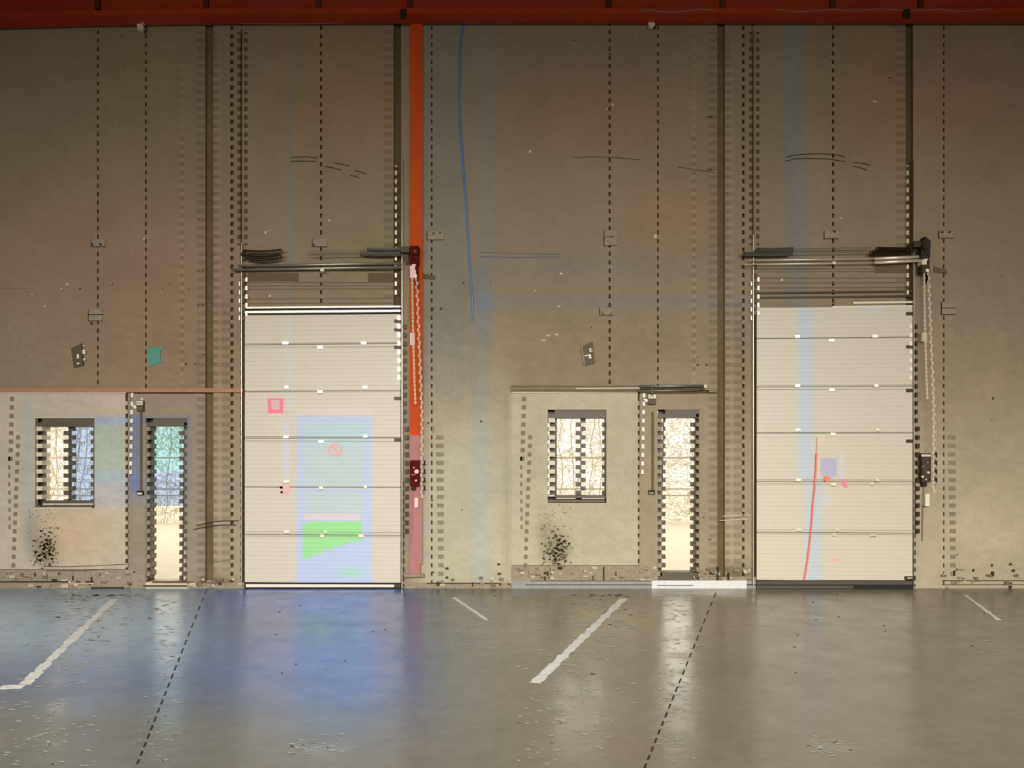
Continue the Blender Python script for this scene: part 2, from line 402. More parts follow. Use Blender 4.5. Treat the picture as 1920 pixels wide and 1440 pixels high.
# ---------------------------------------------------------------- baseboard: broken kerb of mortar pieces
kb = MB()
for x0, x1, y0 in ((-240,273,1068),(351,458,1092),(762,960,1093)): kb.pb(x0, y0, x1, 1103.5, -0.05, 0.010)
base = kb.build('baseboard_front', M['grit']); tag(base, 'crumbling mortar strip along the foot of the wall', kind='structure')
kb2 = MB().pb(958, 1061, 1234, 1089, -0.05, 0.008).pb(1311, 1082, 1421, 1089, -0.05, 0.008)
kb2.build('mortar_strip', M['grit'], base)
random.seed(11)
gm = [M['grit'], M['dark'], mat('pale_mortar', (196,182,158), 0.95, noise=0.2, nscale=40), mat('brown_mortar', (124,106,84), 0.95, noise=0.25, nscale=40)]
def crumb_band(x0, x1, y0, y1, n, dd=0.010):
    for k in range(n):
        x = random.uniform(x0, x1); y = random.uniform(y0, y1); a = random.uniform(3,11); b = random.uniform(2,5)
        m = MB().poly([(x-a/2+random.uniform(-1,1),y-b/2),(x-a/2,y+b/2),(x+a/2+random.uniform(-1,1),min(1103,y+b/2+random.uniform(-1,1))),(x+a/2,y-b/2+random.uniform(-1,1))], dd-0.004, dd+random.uniform(0.004,0.02))
        m.build('mortar_piece', random.choice(gm+[gm[0],gm[2],gm[3],gm[3]]), base)
crumb_band(0, 268, 1072, 1101, 46); crumb_band(355, 455, 1086, 1101, 26); crumb_band(800, 955, 1084, 1101, 16)
crumb_band(965, 1230, 1064, 1087, 40, 0.008); crumb_band(1314, 1418, 1068, 1087, 26, 0.008); crumb_band(1765, 1915, 1068, 1101, 24, 0.002)
dk = MB()
for x, y0, y1, ww in ((171,1082,1090,2),(136,1080,1088,2),(65,1074,1081,2),(1027,1071,1080,2),(1132,1063,1088,2.4),(1155,1072,1080,1.5),(1112,1080,1088,1.5),(1022,1081,1088,3),(1346,1063,1088,3),(1366,1074,1087,4),(886,1092,1100,1.5),(820,1091,1098,3),(1790,1070,1080,2),(1862,1072,1080,4)):
    dk.pb(x-ww/2, y0, x+ww/2, y1, 0.0, 0.024)
dk.build('mortar_crack', M['dark'], base)
# long dark undercut lines
ul = MB().pb(0,1090,175,1092,0,0.02).pb(160,1101,232,1103.5,0,0.02).pb(800,1093,935,1094.5,0,0.013).pb(1766,1088,2000,1089.5,-0.002,0.006).pb(1766,1096,1960,1097,-0.002,0.006)
ul.build('undercut', M['dark'], base)
pl = MB().pb(130,1093,176,1094.6,0.0,0.026).pb(145,1101.5,170,1103,0.0,0.026).pb(115,1095,128,1102,0,0.026).pb(128,1088,131,1094,0,0.026)
pl.build('mortar_edge', gm[2], base)

# ---------------------------------------------------------------- floor
def floor_col(v):
    x, y = v[0], v[1]; px, py = w2p((x, y, 0)) if y > -9.3 else (960, 3000)
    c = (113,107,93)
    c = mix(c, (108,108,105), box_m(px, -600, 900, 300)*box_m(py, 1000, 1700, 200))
    c = mul(c, (0.76,0.97,1.40), 0.8*box_m(px, 450, 800, 260)*box_m(py, 1040, 1350, 190))  # blue reflected light painted into the floor colour on the left half
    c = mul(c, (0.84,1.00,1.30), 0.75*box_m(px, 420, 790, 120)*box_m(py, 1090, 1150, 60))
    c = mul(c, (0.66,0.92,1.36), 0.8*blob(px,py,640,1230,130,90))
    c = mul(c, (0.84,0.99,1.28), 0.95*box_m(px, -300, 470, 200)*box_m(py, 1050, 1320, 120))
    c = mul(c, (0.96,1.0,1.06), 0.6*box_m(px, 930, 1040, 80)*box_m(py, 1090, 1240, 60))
    c = mul(c, (1.48,1.46,1.34), box_m(px, -300, 400, 160)*box_m(py, 1080, 1235, 120))  # lightens the painted blue cast near the wall
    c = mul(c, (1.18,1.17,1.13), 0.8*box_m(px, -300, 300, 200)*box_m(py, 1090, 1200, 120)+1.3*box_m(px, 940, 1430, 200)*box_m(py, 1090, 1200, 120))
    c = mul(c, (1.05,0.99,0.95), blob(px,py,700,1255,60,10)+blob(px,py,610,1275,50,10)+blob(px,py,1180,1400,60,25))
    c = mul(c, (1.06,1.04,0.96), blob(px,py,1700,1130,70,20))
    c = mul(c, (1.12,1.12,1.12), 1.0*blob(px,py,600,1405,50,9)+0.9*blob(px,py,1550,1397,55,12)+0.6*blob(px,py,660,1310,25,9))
    random.seed(int(px//16)*7919+int(py//8)*104729+5); k = 1+(random.random()-0.5)*0.05
    return L3(mul(c, (k,k,k)))
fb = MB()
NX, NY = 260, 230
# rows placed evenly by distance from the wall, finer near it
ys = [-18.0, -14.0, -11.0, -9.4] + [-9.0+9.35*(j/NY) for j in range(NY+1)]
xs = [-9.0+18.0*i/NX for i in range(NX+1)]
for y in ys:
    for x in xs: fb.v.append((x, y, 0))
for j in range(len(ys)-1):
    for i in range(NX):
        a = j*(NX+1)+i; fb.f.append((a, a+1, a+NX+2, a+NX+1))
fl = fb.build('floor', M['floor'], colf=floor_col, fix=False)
tag(fl, 'worn grey concrete hall floor, with a blue reflection painted in front of the left doors', kind='structure')

def fstrip(mb, pts, wl, z=0.002):
    """pts = px,py centre line on the floor, wl = width in metres"""
    q = [Vector(FL(*p)) for p in pts]
    for a, b in zip(q, q[1:]):
        t = (b-a).normalized(); n = Vector((-t.y, t.x, 0))*wl/2; k = len(mb.v)
        for p in (a-n, a+n, b+n, b-n): mb.v.append((p.x, p.y, z))
        for p in (a-n, a+n, b+n, b-n): mb.v.append((p.x, p.y, 0.0))
        mb.f += [(k,k+1,k+2,k+3),(k,k+4,k+5,k+1),(k+1,k+5,k+6,k+2),(k+2,k+6,k+7,k+3),(k+3,k+7,k+4,k)]
random.seed(5)
def line_pts(x0,y0,x1,y1,n): return [(x0+(x1-x0)*i/n, y0+(y1-y0)*i/n) for i in range(n+1)]
def worn_line(name, x0,y0,x1,y1,wd,keep,n,label):
    mb = MB(); pts = line_pts(x0,y0,x1,y1,n)
    for a, b in zip(pts, pts[1:]):
        if random.random() < keep: fstrip(mb, [a, b], wd*random.uniform(0.6,1.1), 0.002)
    o = mb.build(name, M['paint']); return tag(o, label, 'floor marking')
def fline(name, x0,y0,x1,y1,wd,keep,n,label): return worn_line(name,x0,y0,x1,y1,wd,keep,n,label)
fline('painted_line', 214,1124, 46,1284, 0.085, 1.0, 40, 'worn white painted line running diagonally on the left part of the floor')
fline('painted_line', 1170,1122, 1004,1280, 0.085, 1.0, 40, 'worn white painted line running diagonally on the right part of the floor')
fline('painted_line', 0,1289, 46,1287, 0.10, 1.0, 8, 'short white painted line meeting the diagonal line at the left edge')
fline('painted_line', 850,1120, 912,1162, 0.05, 1.0, 14, 'faint white dashes on the floor below the orange column')
fline('painted_line', 1810,1116, 1872,1162, 0.05, 1.0, 14, 'faint white dashes on the floor at the far right')
def fjoint(x0,y0,x1,y1,label):
    mb = MB(); y = y0
    while y < y1:
        e = min(y+9, y1); f0 = (y-y0)/(y1-y0); f1 = (e-y0)/(y1-y0)
        fstrip(mb, [(x0+(x1-x0)*f0, y), (x0+(x1-x0)*f1, e)], 0.011, 0.0015); y += 16
    o = mb.build('floor_joint', M['joint'], fl); o['label'] = label; return o
fjoint(388,1104, 252,1446, 'dashed dark expansion joint in front of the left glass door')
fjoint(1342,1112, 1206,1446, 'dashed dark expansion joint in front of the right glass door')
# scuffs: pale flakes of old paint and small dark chips lying in the surface
sc = MB(); dc = MB(); random.seed(21)
def flake(mb, px, py, a, b, z=0.0015):
    sk = random.uniform(-0.6, 0.2); pts = [(px-a/2, py+sk*b),(px-a*0.2, py+b/2),(px+a/2, py-sk*b),(px+a*0.1, py-b/2)]
    k = len(mb.v)
    for p in pts: mb.v.append(FL(*p, z))
    mb.f.append((k,k+1,k+2,k+3))
for off in (0, 960):
    for k in range(230):
        t = random.random(); py = 1115+t*t*215
        px = random.gauss(190-(py-1110)*0.55, 55)+off
        if px < off: continue
        flake(sc, px, py, random.uniform(6,20), random.uniform(1,2.6))
    for k in range(60):
        px = random.uniform(10, 190)+off; flake(sc, px, random.uniform(1330,1436), random.uniform(6,18), random.uniform(1,3.5))
    for k in range(130):
        py = random.uniform(1120,1430); flake(sc, 318-(py-1120)*0.09+random.gauss(0,20)+off, py, random.uniform(6,16), random.uniform(1,2.2))
    for k in range(30): flake(sc, random.uniform(850,955)+off, random.uniform(1140,1235), random.uniform(6,16), random.uniform(1,2.5))
    for k in range(40): flake(sc, random.gauss(590,30)+off, random.gauss(1400,8), random.uniform(8,24), random.uniform(1,2.5))
for (x,y) in ((185,1194),(563,1135),(524,1147),(700,1184),(722,1180),(646,1239),(555,1245),(529,1262),(518,1189),(1525,1129),(1530,1161),(1573,1156),(1658,1173),(1660,1183),(1496,1190),(1490,1213),(1492,1261),(1570,1115),(1268,1393),(1823,1211),(929,1117)):
    flake(dc, x, y, 5, 1.6, 0.002)
sm = mat('pale_scuff', (158,157,150), 0.5, noise=0.15, nscale=20)
o = sc.build('pale_scuff', sm, fl, fix=False); o['kind'] = 'stuff'
o = dc.build('dark_chip', M['dark'], fl, fix=False); o['kind'] = 'stuff'
# grey threshold strip along the right part of the wall foot
th = MB()
for x0, x1, c in ((960,1234,0),(1234,1311,1),(1311,1421,0)):
    pass
th.pb(960,1089,1421,1103.5,-0.05,0.015)
o = th.build('trim_3', mat('threshold_grey', (146,146,146), 0.6, noise=0.15, nscale=20)); tag(o, 'grey concrete threshold strip between window and right loading door', kind='structure')
tl = MB().pb(985,1096,1421,1097.4,0.0,0.017).pb(995,1089,1220,1090,0.0,0.017).pb(1400,1095.5,1421,1097.5,0.0,0.018)
tl.build('strip_groove', M['dark'], o)

# ---------------------------------------------------------------- room shell behind and beside the camera
tag(MB().wb(-9.3,-9.0,-18,0.3,0,8.4).build('wall_left', M['plain']), 'left side wall of the hall', kind='structure')
tag(MB().wb(9.0,9.3,-18,0.3,0,8.4).build('wall_right', M['plain']), 'right side wall of the hall', kind='structure')
tag(MB().wb(-9.3,9.3,-18.3,-18,0,8.4).build('wall_back', M['plain']), 'rear wall of the hall', kind='structure')
tag(MB().wb(-9.3,9.3,-18.3,0.35,8.4,8.6).build('ceiling', M['ceil']), 'dark sheet roof', kind='structure')
o = MB().wb(-11,11,-0.05+0.05,0.3,7.0,8.4)
# ---------------------------------------------------------------- windows and glass doors
def tube_px(mb, pts, d, rpx, n=6):
    r = rpx*(CAM_D-d)/F; return mb.tube([P(x,y,d) for x, y in pts], r, n)
def window(name, off, x0, y0, x1, y1, label, panes, light):
    e = MB().pb(x0, y0, x1, y0+15, -0.22, -0.14).build(name, M['frame']); tag(e, label, kind='structure')
    fr = MB()
    fr.pb(x0+13, y0+1, x1+1, y0+9, -0.20, -0.01); fr.pb(x0, y0+8, x1, y0+16, -0.20, -0.012)      # head
    fr.pb(x0+14, y1-14, x1, y1-9, -0.20, -0.02); fr.pb(x0-1, y1-6, x1-3, y1-1, -0.20, -0.012)
    teeth(fr, x0+4, x0+15, y0+16, y1-12, 8, -0.20, -0.13)
    fr.pb(x0+14, y0+16, x0+17, y1-12, -0.20, -0.15)
    teeth(fr, x0+53, x0+63, y0+16, y1-12, 8, -0.20, -0.13); teeth(fr, x0+62, x0+71, y0+16, y1-12, 0, -0.20, -0.13)
    fr.pb(x1-2, y0+16, x1, y1-12, -0.20, -0.10)
    teeth(fr, x1-7, x1-1, y0+16, y1-12, 8, -0.20, -0.12)
    fr.build('window_frame', M['frame'], e)
    li = MB().pb(x0-1, y0-1, x1+1, y0, -0.02, 0.014)
    teeth(li, x0+1, x0+13, y0+16, y1-12, 0, -0.20, -0.012)
    li.build('jamb', M['pale'], e)
    sl = MB().pb(x0+14, y1-9, x1-2, y1-6.5, -0.2, -0.005).pb(x0, y1-1.5, x1-5, y1+0.5, -0.05, 0.016) if light else MB().pb(x0+16, y1-9, x0+52, y1-7.5, -0.2, -0.005).pb(x0+64, y1-9, x1-4, y1-7.5, -0.2, -0.005)
    sl.build('window_sill', M['pale'], e)
    bk = MB().pb(x0, y1-14, x1, y1, -0.22, -0.14).build('sill_back', M['frame'], e)
    for (a, b, g) in panes:
        MB().pb(a, y0+10, b, y1-8, -0.19, -0.183).build('pane', M[g], e)
    return e
window('window_1', 0, 66, 784, 177, 953, 'two-pane window with dark frame at the far left, bare twigs outside', [(78,128,'glass'),(128,176,'gblue')], True)
window('window_2', 960, 1027, 768, 1137, 943, 'two-pane window with dark frame right of the orange column', [(1039,1089,'glass'),(1089,1136,'glass')], False)
def glass_door(name, x0, y0, x1, y1, label, off, cyan):
    e = MB().pb(x0+3, y0, x1-1, y0+15, -0.22, -0.14).build(name, M['frame']); tag(e, label, kind='structure')
    fr = MB()
    fr.pb(x0+14, y0, x1+1, y0+8, -0.2, -0.012); fr.pb(x0-1, y0+8, x1-6, y0+15, -0.2, -0.012)
    # left jamb: alternating depths narrowing towards the foot
    def j(xa0, xa1, xb0, xb1, ph):
        y = math.floor((y0+15)/16)*16+ph
        while y < y1:
            t = (y-y0)/(y1-y0); a = max(y, y0+15); b = min(y+8, y1)
            if b > a: fr.pb(xa0+(xb0-xa0)*t, a, xa1+(xb1-xa1)*t, b, -0.2, -0.13)
            y += 16
    j(x0-1, x0+13, x0-1, x0+5, 8); j(x0+12, x0+15, x0+6, x0+15, 0)
    j(x1-15, x1-6, x1-15, x1-11, 8); j(x1-6, x1+1, x1-10, x1+1, 0)
    fr.pb(x1-3, y0+15, x1+1, y1, -0.2, -0.14)
    if off: fr.pb(x0+5, y1-17, x1-11, y1-9, -0.2, -0.012); fr.pb(x0-1, y1-9, x1-13, y1-2, -0.2, -0.012); fr.pb(x0+5, y1-16, x1+1, y1-10, -0.2, -0.014)
    fr.build('door_frame', M['frame'], e)
    wj = MB(); teeth(wj, x0-1, x0+8, y0+15, y1-8, 0, -0.2, -0.012); teeth(wj, x1-5, x1+1, y0+15, y1-8, 8, -0.2, -0.012)
    wj.build('wall_return', M['concrete'], e, colf=wall_col)
    pj = MB(); pj.pb(x0+6, 900, x0+8, y1-8, -0.2, -0.11)
    pj.build('jamb_edge', M['greycable'], e)
    if cyan:
        MB().pb(x0+8, y0+10, x1-2, 884, -0.19, -0.183).build('pane', M['gcyan'], e)['label'] = 'upper pane tinted pale cyan'
        MB().pb(x0+8, 884, x1-2, 949, -0.19, -0.183).build('pane', M['gblue'], e)['label'] = 'middle pane tinted pale blue'
        MB().pb(x0+4, 949, x1-2, y1, -0.19, -0.183).build('pane', M['glass'], e)
    else:
        MB().pb(x0+4, y0+10, x1-2, y1-6, -0.19, -0.183).build('pane', M['glass'], e)
    return e
glass_door('door_1', 273, 784, 351, 1092, 'narrow full-height glazed door with pale cyan upper glass on the left', 0, True)
glass_door('door_3', 1233, 768, 1311, 1090, 'narrow full-height clear glazed door with dark bottom rail on the right', 960, False)
th1 = MB().pb(262,1093,352,1096,-0.3,0.012).pb(318,1101,352,1103,-0.02,0.016)
o = MB().pb(273,1092,351,1103.5,-0.3,0.012).build('trim_4', M['pale']); tag(o, 'pale worn sill stone under the left glazed door', kind='structure')
MB().pb(268,1097,350,1101,0,0.020).build('sill_groove', M['deep'], o); MB().pb(285,1091,400,1093.5,-0.06,0.02).build('sill_lip', M['deep'], o)
o = MB().pb(1222,1088.6,1400,1103.5,-0.3,0.018).build('trim_5', mat('bright_sill', (222,222,220), 0.6, noise=0.1)); tag(o, 'bright pale sill under the right glazed door', kind='structure')
MB().pb(1232,1097,1300,1098.5,0.0,0.021).build('sill_groove', M['paleblue'], o)

# ---------------------------------------------------------------- loading doors
def door_col(off):
    def f(v):
        px, py = w2p(v); x = px-off
        c = (211,201,185) if off == 0 else (212,203,186)
        if off == 0:
            inn = box_m(px, 562, 689, 8)*box_m(py, 788, 962, 8)
            c = mix(c, (186,200,232), 0.9*box_m(px, 556, 697, 9)*box_m(py, 779, 1120, 8))
            c = mix(c, (192,204,204), 0.95*box_m(px, 571, 682, 8)*box_m(py, 792, 963, 8))
            c = mix(c, (180,208,216), 0.8*box_m(px, 575, 686, 20)*box_m(py, 795, 840, 16))
            c = mix(c, (184,200,230), 0.8*box_m(px, 571, 682, 10)*box_m(py, 917, 922, 4))
            c = mix(c, (224,206,204), 0.95*box_m(px, 570, 676, 8)*box_m(py, 963, 975, 6))
            edge = 1052-(px-566)*0.42 if px < 640 else 1021-(px-640)*0.15
            if 566 < px < 678 and 978 < py < edge: c = (158,222,148)
            c = mix(c, (158,222,170), 0.7*blob(px,py,658,1074,22,9))
            c = mix(c, (206,206,222), 0.8*box_m(px, 532, 542, 8)*box_m(py, 790, 900, 10))
            c = mix(c, (205,206,214), 0.6*box_m(px, 537, 547, 8)*box_m(py, 580, 780, 60))
            c = mix(c, (232,208,198), 0.5*box_m(px, 556, 697, 12)*box_m(py, 766, 778, 8))
        else:
            xc = 1498+(py-600)*0.012
            c = mix(c, (192,204,214), 0.9*box_m(px, 1496, 1526, 14)*box_m(py, 560, 900, 20))
            c = mix(c, (192,204,214), 0.9*box_m(px, 1508, 1540, 16)*box_m(py, 900, 1100, 20))
            c = mix(c, (206,210,222), 0.8*box_m(px, 1575, 1582, 6)*box_m(py, 850, 905, 10))
            c = mix(c, (206,208,224), 0.7*blob(px,py,1550,938,10,9))
            c = mix(c, (240,214,190), 0.6*blob(px,py,1540,822,7,6))
            c = mix(c, (206,212,222), 0.6*box_m(px, 1610, 1660, 20)*box_m(py, 574, 584, 6))
        return L3(c)
    return f
def loading_door(name, off, x0, x1, top, seams, label, colf):
    e = MB().pb(x0+1, top+2, x1-1, seams[-1]-2, -0.04, 0.006).build(name, M['framelight']); tag(e, label, kind='structure')
    ys = [top]+seams
    for si, (a, b) in enumerate(zip(ys, ys[1:])):
        mb = MB(); nx = 74; rows = []            # profile: shallow steps every 8 rows
        a2, b2 = a+0.8, b-0.8
        y = a2; n = max(1, round((b2-a2)/8.0)); st = (b2-a2)/n
        for k in range(n):
            ya = a2+k*st
            rows += [(ya, 0.040), (ya+st-1.7, 0.040), (ya+st-1.3, 0.0365), (ya+st-0.3, 0.0365)]
        rows.append((b2, 0.040))
        tl = 1.2*(1-(ys[si]-560)/270.0)
        for (yy, d) in rows:
            for i in range(nx+1):
                px = x0+(x1-x0)*i/nx; sl = ((863-yy)/300.0)*-5.0*(px-x0)/(x1-x0)   # slight lean of the sheet lines
                mb.v.append(P(px, yy+sl*0.8, d))
        for r in range(len(rows)-1):
            for i in range(nx):
                q = r*(nx+1)+i; mb.f.append((q, q+nx+1, q+nx+2, q+1))
        # rim
        nr = len(rows)
        def side(idx):
            for p, q in zip(idx, idx[1:]):
                k = len(mb.v); vp, vq = mb.v[p], mb.v[q]
                mb.v.extend([(vp[0],-0.007,vp[2]), (vq[0],-0.007,vq[2])]); mb.f.append((p, q, k+1, k))
        side([i for i in range(nx+1)]); side([(nr-1)*(nx+1)+i for i in range(nx+1)][::-1])
        side([r*(nx+1) for r in range(nr)][::-1]); side([r*(nx+1)+nx for r in range(nr)])
        mb.build('door_panel', M['door'], e, colf=colf, fix=False)
    return e
d2 = loading_door('door_2', 0, 459, 751, 589, [647,734,822,913,1002,1092], 'closed cream ribbed sectional loading door left of the orange column', door_col(0))
d4 = loading_door('door_4', 960, 1419, 1711, 577, [635,726,812,903,998,1088], 'closed cream ribbed sectional loading door on the right with a red cord', door_col(960))
# seams, hinges
def hinges(e, pts):
    for x, y, w_ in pts:
        h = MB().pb(x-w_/2, y-2.6, x+w_/2, y+2.6, 0.030, 0.048).build('hinge', M['galvb'], e)
        MB().pb(x-w_/2, y+2.2, x+w_/2, y+3.4, 0.030, 0.046).build('hinge_pin', M['darksteel'], h)
hinges(d2, [(535,643,11),(600,651,11),(682,643,10),(537,726,7),(600,734,10),(684,726,9),(536,819,10),(602,828,10),(685,818,7),(537,903,10),(602,915,7),(685,913,5),(538,997,10),(604,1005,7),(677,1005,10),(610,997,4)])
hinges(d4, [(1495,631,9),(1559,638,10),(1641,630,11),(1495,723,10),(1560,731,10),(1643,723,8),(1496,806,9),(1562,814,9),(1646,806,5),(1497,900,10),(1563,908,9),(1645,900,6),(1635,907,5),(1498,993,10),(1564,1002,7),(1637,1003,10),(1570,994,4)])
def seamlines(e, x0, x1, ys_):
    m = MB()
    for y0, yr, h in ys_: m.pb(x0, y0, x1, y0+h, 0.036, 0.0412, dyr=yr)
    m.build('seam_line', mat('seam_painted_shade', (150,138,118), 0.7), e)  # seam shade drawn as darker raised strips across the door panels
seamlines(d2, 460, 750, [(643.5,-2,1),(650.5,-1,1),(735,-1,0.8),(818,1,1.1),(826,1,1.1),(912,1,1),(996.5,1.5,1),(1004.5,1.5,1)])
seamlines(d4, 1420, 1710, [(635,-2,0.8),(722,-1,1),(730,-1,1),(812,0.5,0.8),(899,0.5,1),(906.5,1,1),(992.5,1.5,1),(1000.5,2,1)])
# top and bottom edges
m = MB().pb(460,578.5,751,583,0.0,0.045,dyr=-2.5).pb(456,587,751,591,0.0,0.046,dyr=-2); m.build('top_seal', M['seal'], d2)
MB().pb(460,575.5,751,578.5,0.0,0.046,dyr=-2.5).pb(459,583,751,587,0.0,0.044,dyr=-2.3).build('top_rail_or_highlight', M['galv'], d2)
MB().pb(459,1092,751,1095,0.0,0.044,dyr=1.0).pb(459,1101,752,1103.6,0.0,0.044).build('bottom_seal', M['seal'], d2)
MB().pb(461,1095,751,1101,0.0,0.043,dyr=0.8).build('bottom_rail', M['white'], d2)
MB().pb(1415,547.5,1711,551,0.0,0.03,dyr=-3).pb(1412,556.5,1711,559.5,0.0,0.03,dyr=-3).build('top_seal', M['darksteel'], d4)
MB().pb(1600,566,1711,569.5,0.0,0.032,dyr=-1.5).pb(1560,574,1711,577,0.0,0.034,dyr=-2).pb(1415,577,1600,578,0.0,0.044).build('top_rail_or_highlight', M['white'], d4)  # white colour paints the highlight at the right end of the lintel
MB().pb(1419,1088,1711,1090.5,0.0,0.044).pb(1419,1096,1711,1098,0.0,0.048).pb(1600,1098,1713,1103.5,0,0.047).build('bottom_seal', M['seal'], d4)
MB().pb(1419,1090,1711,1103.5,0.0,0.046).build('bottom_rail', mat('brown_rubber', (86,76,66), 0.7), d4)
# dull steel lintel lines between shaft and door
for e, x0, x1, ls in ((d2,460,738,((528,1,2),(535,0,1.6),(541.5,-1,1.6),(560,-1,1.2),(568.5,-1,1.2))), (d4,1412,1698,((504,-1,1.4),(509,-1,1.4),(521,-1,1.6),(530,-1,1.8),(539,-1,1.8)))):
    m = MB()
    for y, dy, h in ls: m.pb(x0, y, x1, y+h, -0.002, 0.006, dyr=dy)
    m.build('lintel_line', mat('lintel_brown', (112,98,74), 0.8, noise=0.1), e)
m = MB().pb(464,512,560,527,-0.002,0.004,dyr=0).pb(690,512,738,530,-0.002,0.004); m.build('lintel_painted_shade', mat('lintel_shade_brown', (104,88,62), 0.9, noise=0.1), d2)  # soft shadow above the door painted as thin dark sheets
m = MB().pb(1640,497,1698,512,-0.002,0.004); m.build('lintel_painted_shade', bpy.data.materials['lintel_shade_brown'], d4)

# corner brackets at door ends
for e, xs_, ys_ in ((d2,(742,),(602,618,651,747,825,1098)),(d4,(1703,),(588,650,732,827,1085))):
    for y in ys_:
        MB().pb(xs_[0]-3, y-3, xs_[0]+9, y+3, 0.036, 0.055).build('end_hinge', M['darksteel'], e)
MB().pb(1697,1081,1717,1087,0.036,0.06).build('bottom_bracket', M['darksteel'], d4)
MB().pb(1701,1083,1711,1085,0.06,0.062).build('bracket_slot', M['pale'], d4)

# ---------------------------------------------------------------- lift tracks
def track(label, xs_, y0, y1, off_dashes, dark, ybase=1103.3):
    t = empty('lift_track', P((xs_[0]+xs_[1])/2, ybase, 0.03)); tag(t, label, 'door track', 'vertical tracks of the loading doors')
    b = MB().pb(xs_[0], y0, xs_[1], y1, 0.0, 0.05); b.build('track_rail', M['galv'], t)
    dmb = MB()
    for a, bb, ya, yb, ph in dark: teeth(dmb, a, bb, ya, yb, ph, 0.0, 0.046)
    if dmb.v: o = dmb.build('track_slot', M['darksteel'], t); o['kind'] = 'stuff'
    gmb = MB()
    for a, bb, ya, yb, ph in off_dashes: teeth(gmb, a, bb, ya, yb, ph, 0.0, 0.056)
    if gmb.v: o = gmb.build('track_face', M['galvb'], t); o['kind'] = 'stuff'
    return t
track('galvanised track at the left edge of the left loading door', (452.2,453.6), 455, 1100, [(460,464,512,600,8),(448,450,520,600,0)], [(454,459,470,600,0)])
track('galvanised track between the left loading door and the orange column', (753,754.4), 300, 1103, [(740.5,744,310,560,0),(745,751,590,720,0)], [(757,761,600,800,0),(759,765,800,1000,0),(752,757,900,1100,8)])
track('galvanised track at the left edge of the right loading door', (1412,1413.4), 440, 1100, [(1420,1424,512,590,8),(1408,1410,520,600,0)], [(1414,1419,470,580,0)])
track('galvanised track at the right edge of the right loading door', (1713,1714.4), 300, 1103, [(1700.5,1704,310,560,0),(1705,1711,600,720,0)], [(1717,1721,600,800,0),(1719,1725,800,1000,0),(1712,1717,900,1100,8)])
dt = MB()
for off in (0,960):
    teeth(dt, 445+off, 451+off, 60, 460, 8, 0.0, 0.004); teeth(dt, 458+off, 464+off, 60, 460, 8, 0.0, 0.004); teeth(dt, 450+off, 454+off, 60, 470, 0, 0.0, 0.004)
o = dt.build('track_painted_shade', M['cavity'], wf); o['kind'] = 'stuff'  # shade beside the tracks painted as dark raised dashes

# ---------------------------------------------------------------- spring shafts
def helix(mb, x0, x1, yf, d, rpx, turns, wire=1.0):
    pts = []; N = turns*7
    for i in range(N+1):
        t = i/N; x = x0+(x1-x0)*t; a = 2*math.pi*turns*t; c = P(x, yf(t), d); r = rpx*(CAM_D-d)/F
        pts.append((c[0], c[1]+r*math.sin(a), c[2]+r*math.cos(a)))
    mb.tube(pts, wire*(CAM_D-d)/F, 4)
def shaft(label, off, pipes, rods, springs, loc):
    t = empty('spring_shaft', P(*loc)); tag(t, label, 'spring shaft', 'counterweight shafts above the loading doors')
    for (x0,y0,x1,y1,r,mt) in pipes: tube_px(MB(), [(x0,y0),(x1,y1)], 0.10, r, 10).build('shaft_pipe', M[mt], t, smooth=True)
    for (x0,y0,x1,y1,r) in rods: tube_px(MB(), [(x0,y0),(x1,y1)], 0.11, r, 6).build('cable_rod', M['greysteel'], t)
    for (x0,x1,ya,sag,yb,mt,r) in springs:
        mb = MB(); helix(mb, x0, x1, lambda q: ya+(yb-ya)*q+sag*4*q*(1-q), 0.12, r, int((x1-x0)/2.2), 0.9)
        mb.build('spring', M[mt], t)
        mc = MB(); tube_px(mc, [(x0+(x1-x0)*q/8, ya+(yb-ya)*q/8+sag*4*q/8*(1-q/8)) for q in range(9)], 0.12, r*0.62, 8); mc.build('spring_core', M['darksteel'], t)
        MB().pb(x0-2, ya-r, x0, ya+r, 0.10, 0.14).build('spring_plate', M['darksteel'], t)
        MB().pb(x1-1, yb-r, x1+1, yb+r, 0.10, 0.14).build('spring_plate', M['darksteel'], t)
    return t
shaft('pair of pipes and coil springs above the left loading door', 0,
      [(434,505.8,752,500.5,2.3,'galv'),(447,498.5,752,493.5,2.2,'galv')],
      [(577,471.5,690,470,0.8),(577,479.3,690,478,0.8),(480,503,740,504,0.7)],
      [(456,527,469.5,2.5,468,'darksteel',1.7),(452,526,476,4,477,'darksteel',2.4),(460,524,484,4.5,483.5,'darksteel',2.0),(690,750,467.5,1,468,'greysteel',3.4),(677,750,475.5,1,476,'greysteel',3.4)],
      (595,500,0.1))
MB_c = MB()
MB().pb(600.5,504,607,508.5,0.09,0.14).build('coupling', M['white'], bpy.data.objects['spring_shaft'])
s2 = shaft('bright pipes and coil springs above the right loading door', 960,
      [(1393,496,1640,492.5,1.0,'galvb'),(1406,488,1640,485,1.0,'galvb'),(1640,492.5,1727,488.5,3.0,'galvb'),(1640,485,1727,481.5,3.0,'galvb')],
      [(1488,466.5,1636,464.5,0.9),(1487,474.5,1636,472.5,0.9),(1393,500,1560,499,0.5)],
      [(1421,1487,468,1,467,'greysteel',3.5),(1396,1486,476,1,475,'greysteel',3.5),(1646,1709,466,0.5,467,'darksteel',3.2),(1635,1709,474,1,475,'darksteel',3.2)],
      (1560,490,0.1))
for y in (491,494): MB().pb(1561,y-1,1567,y+1,0.09,0.115).build('coupling', M['white'], s2)

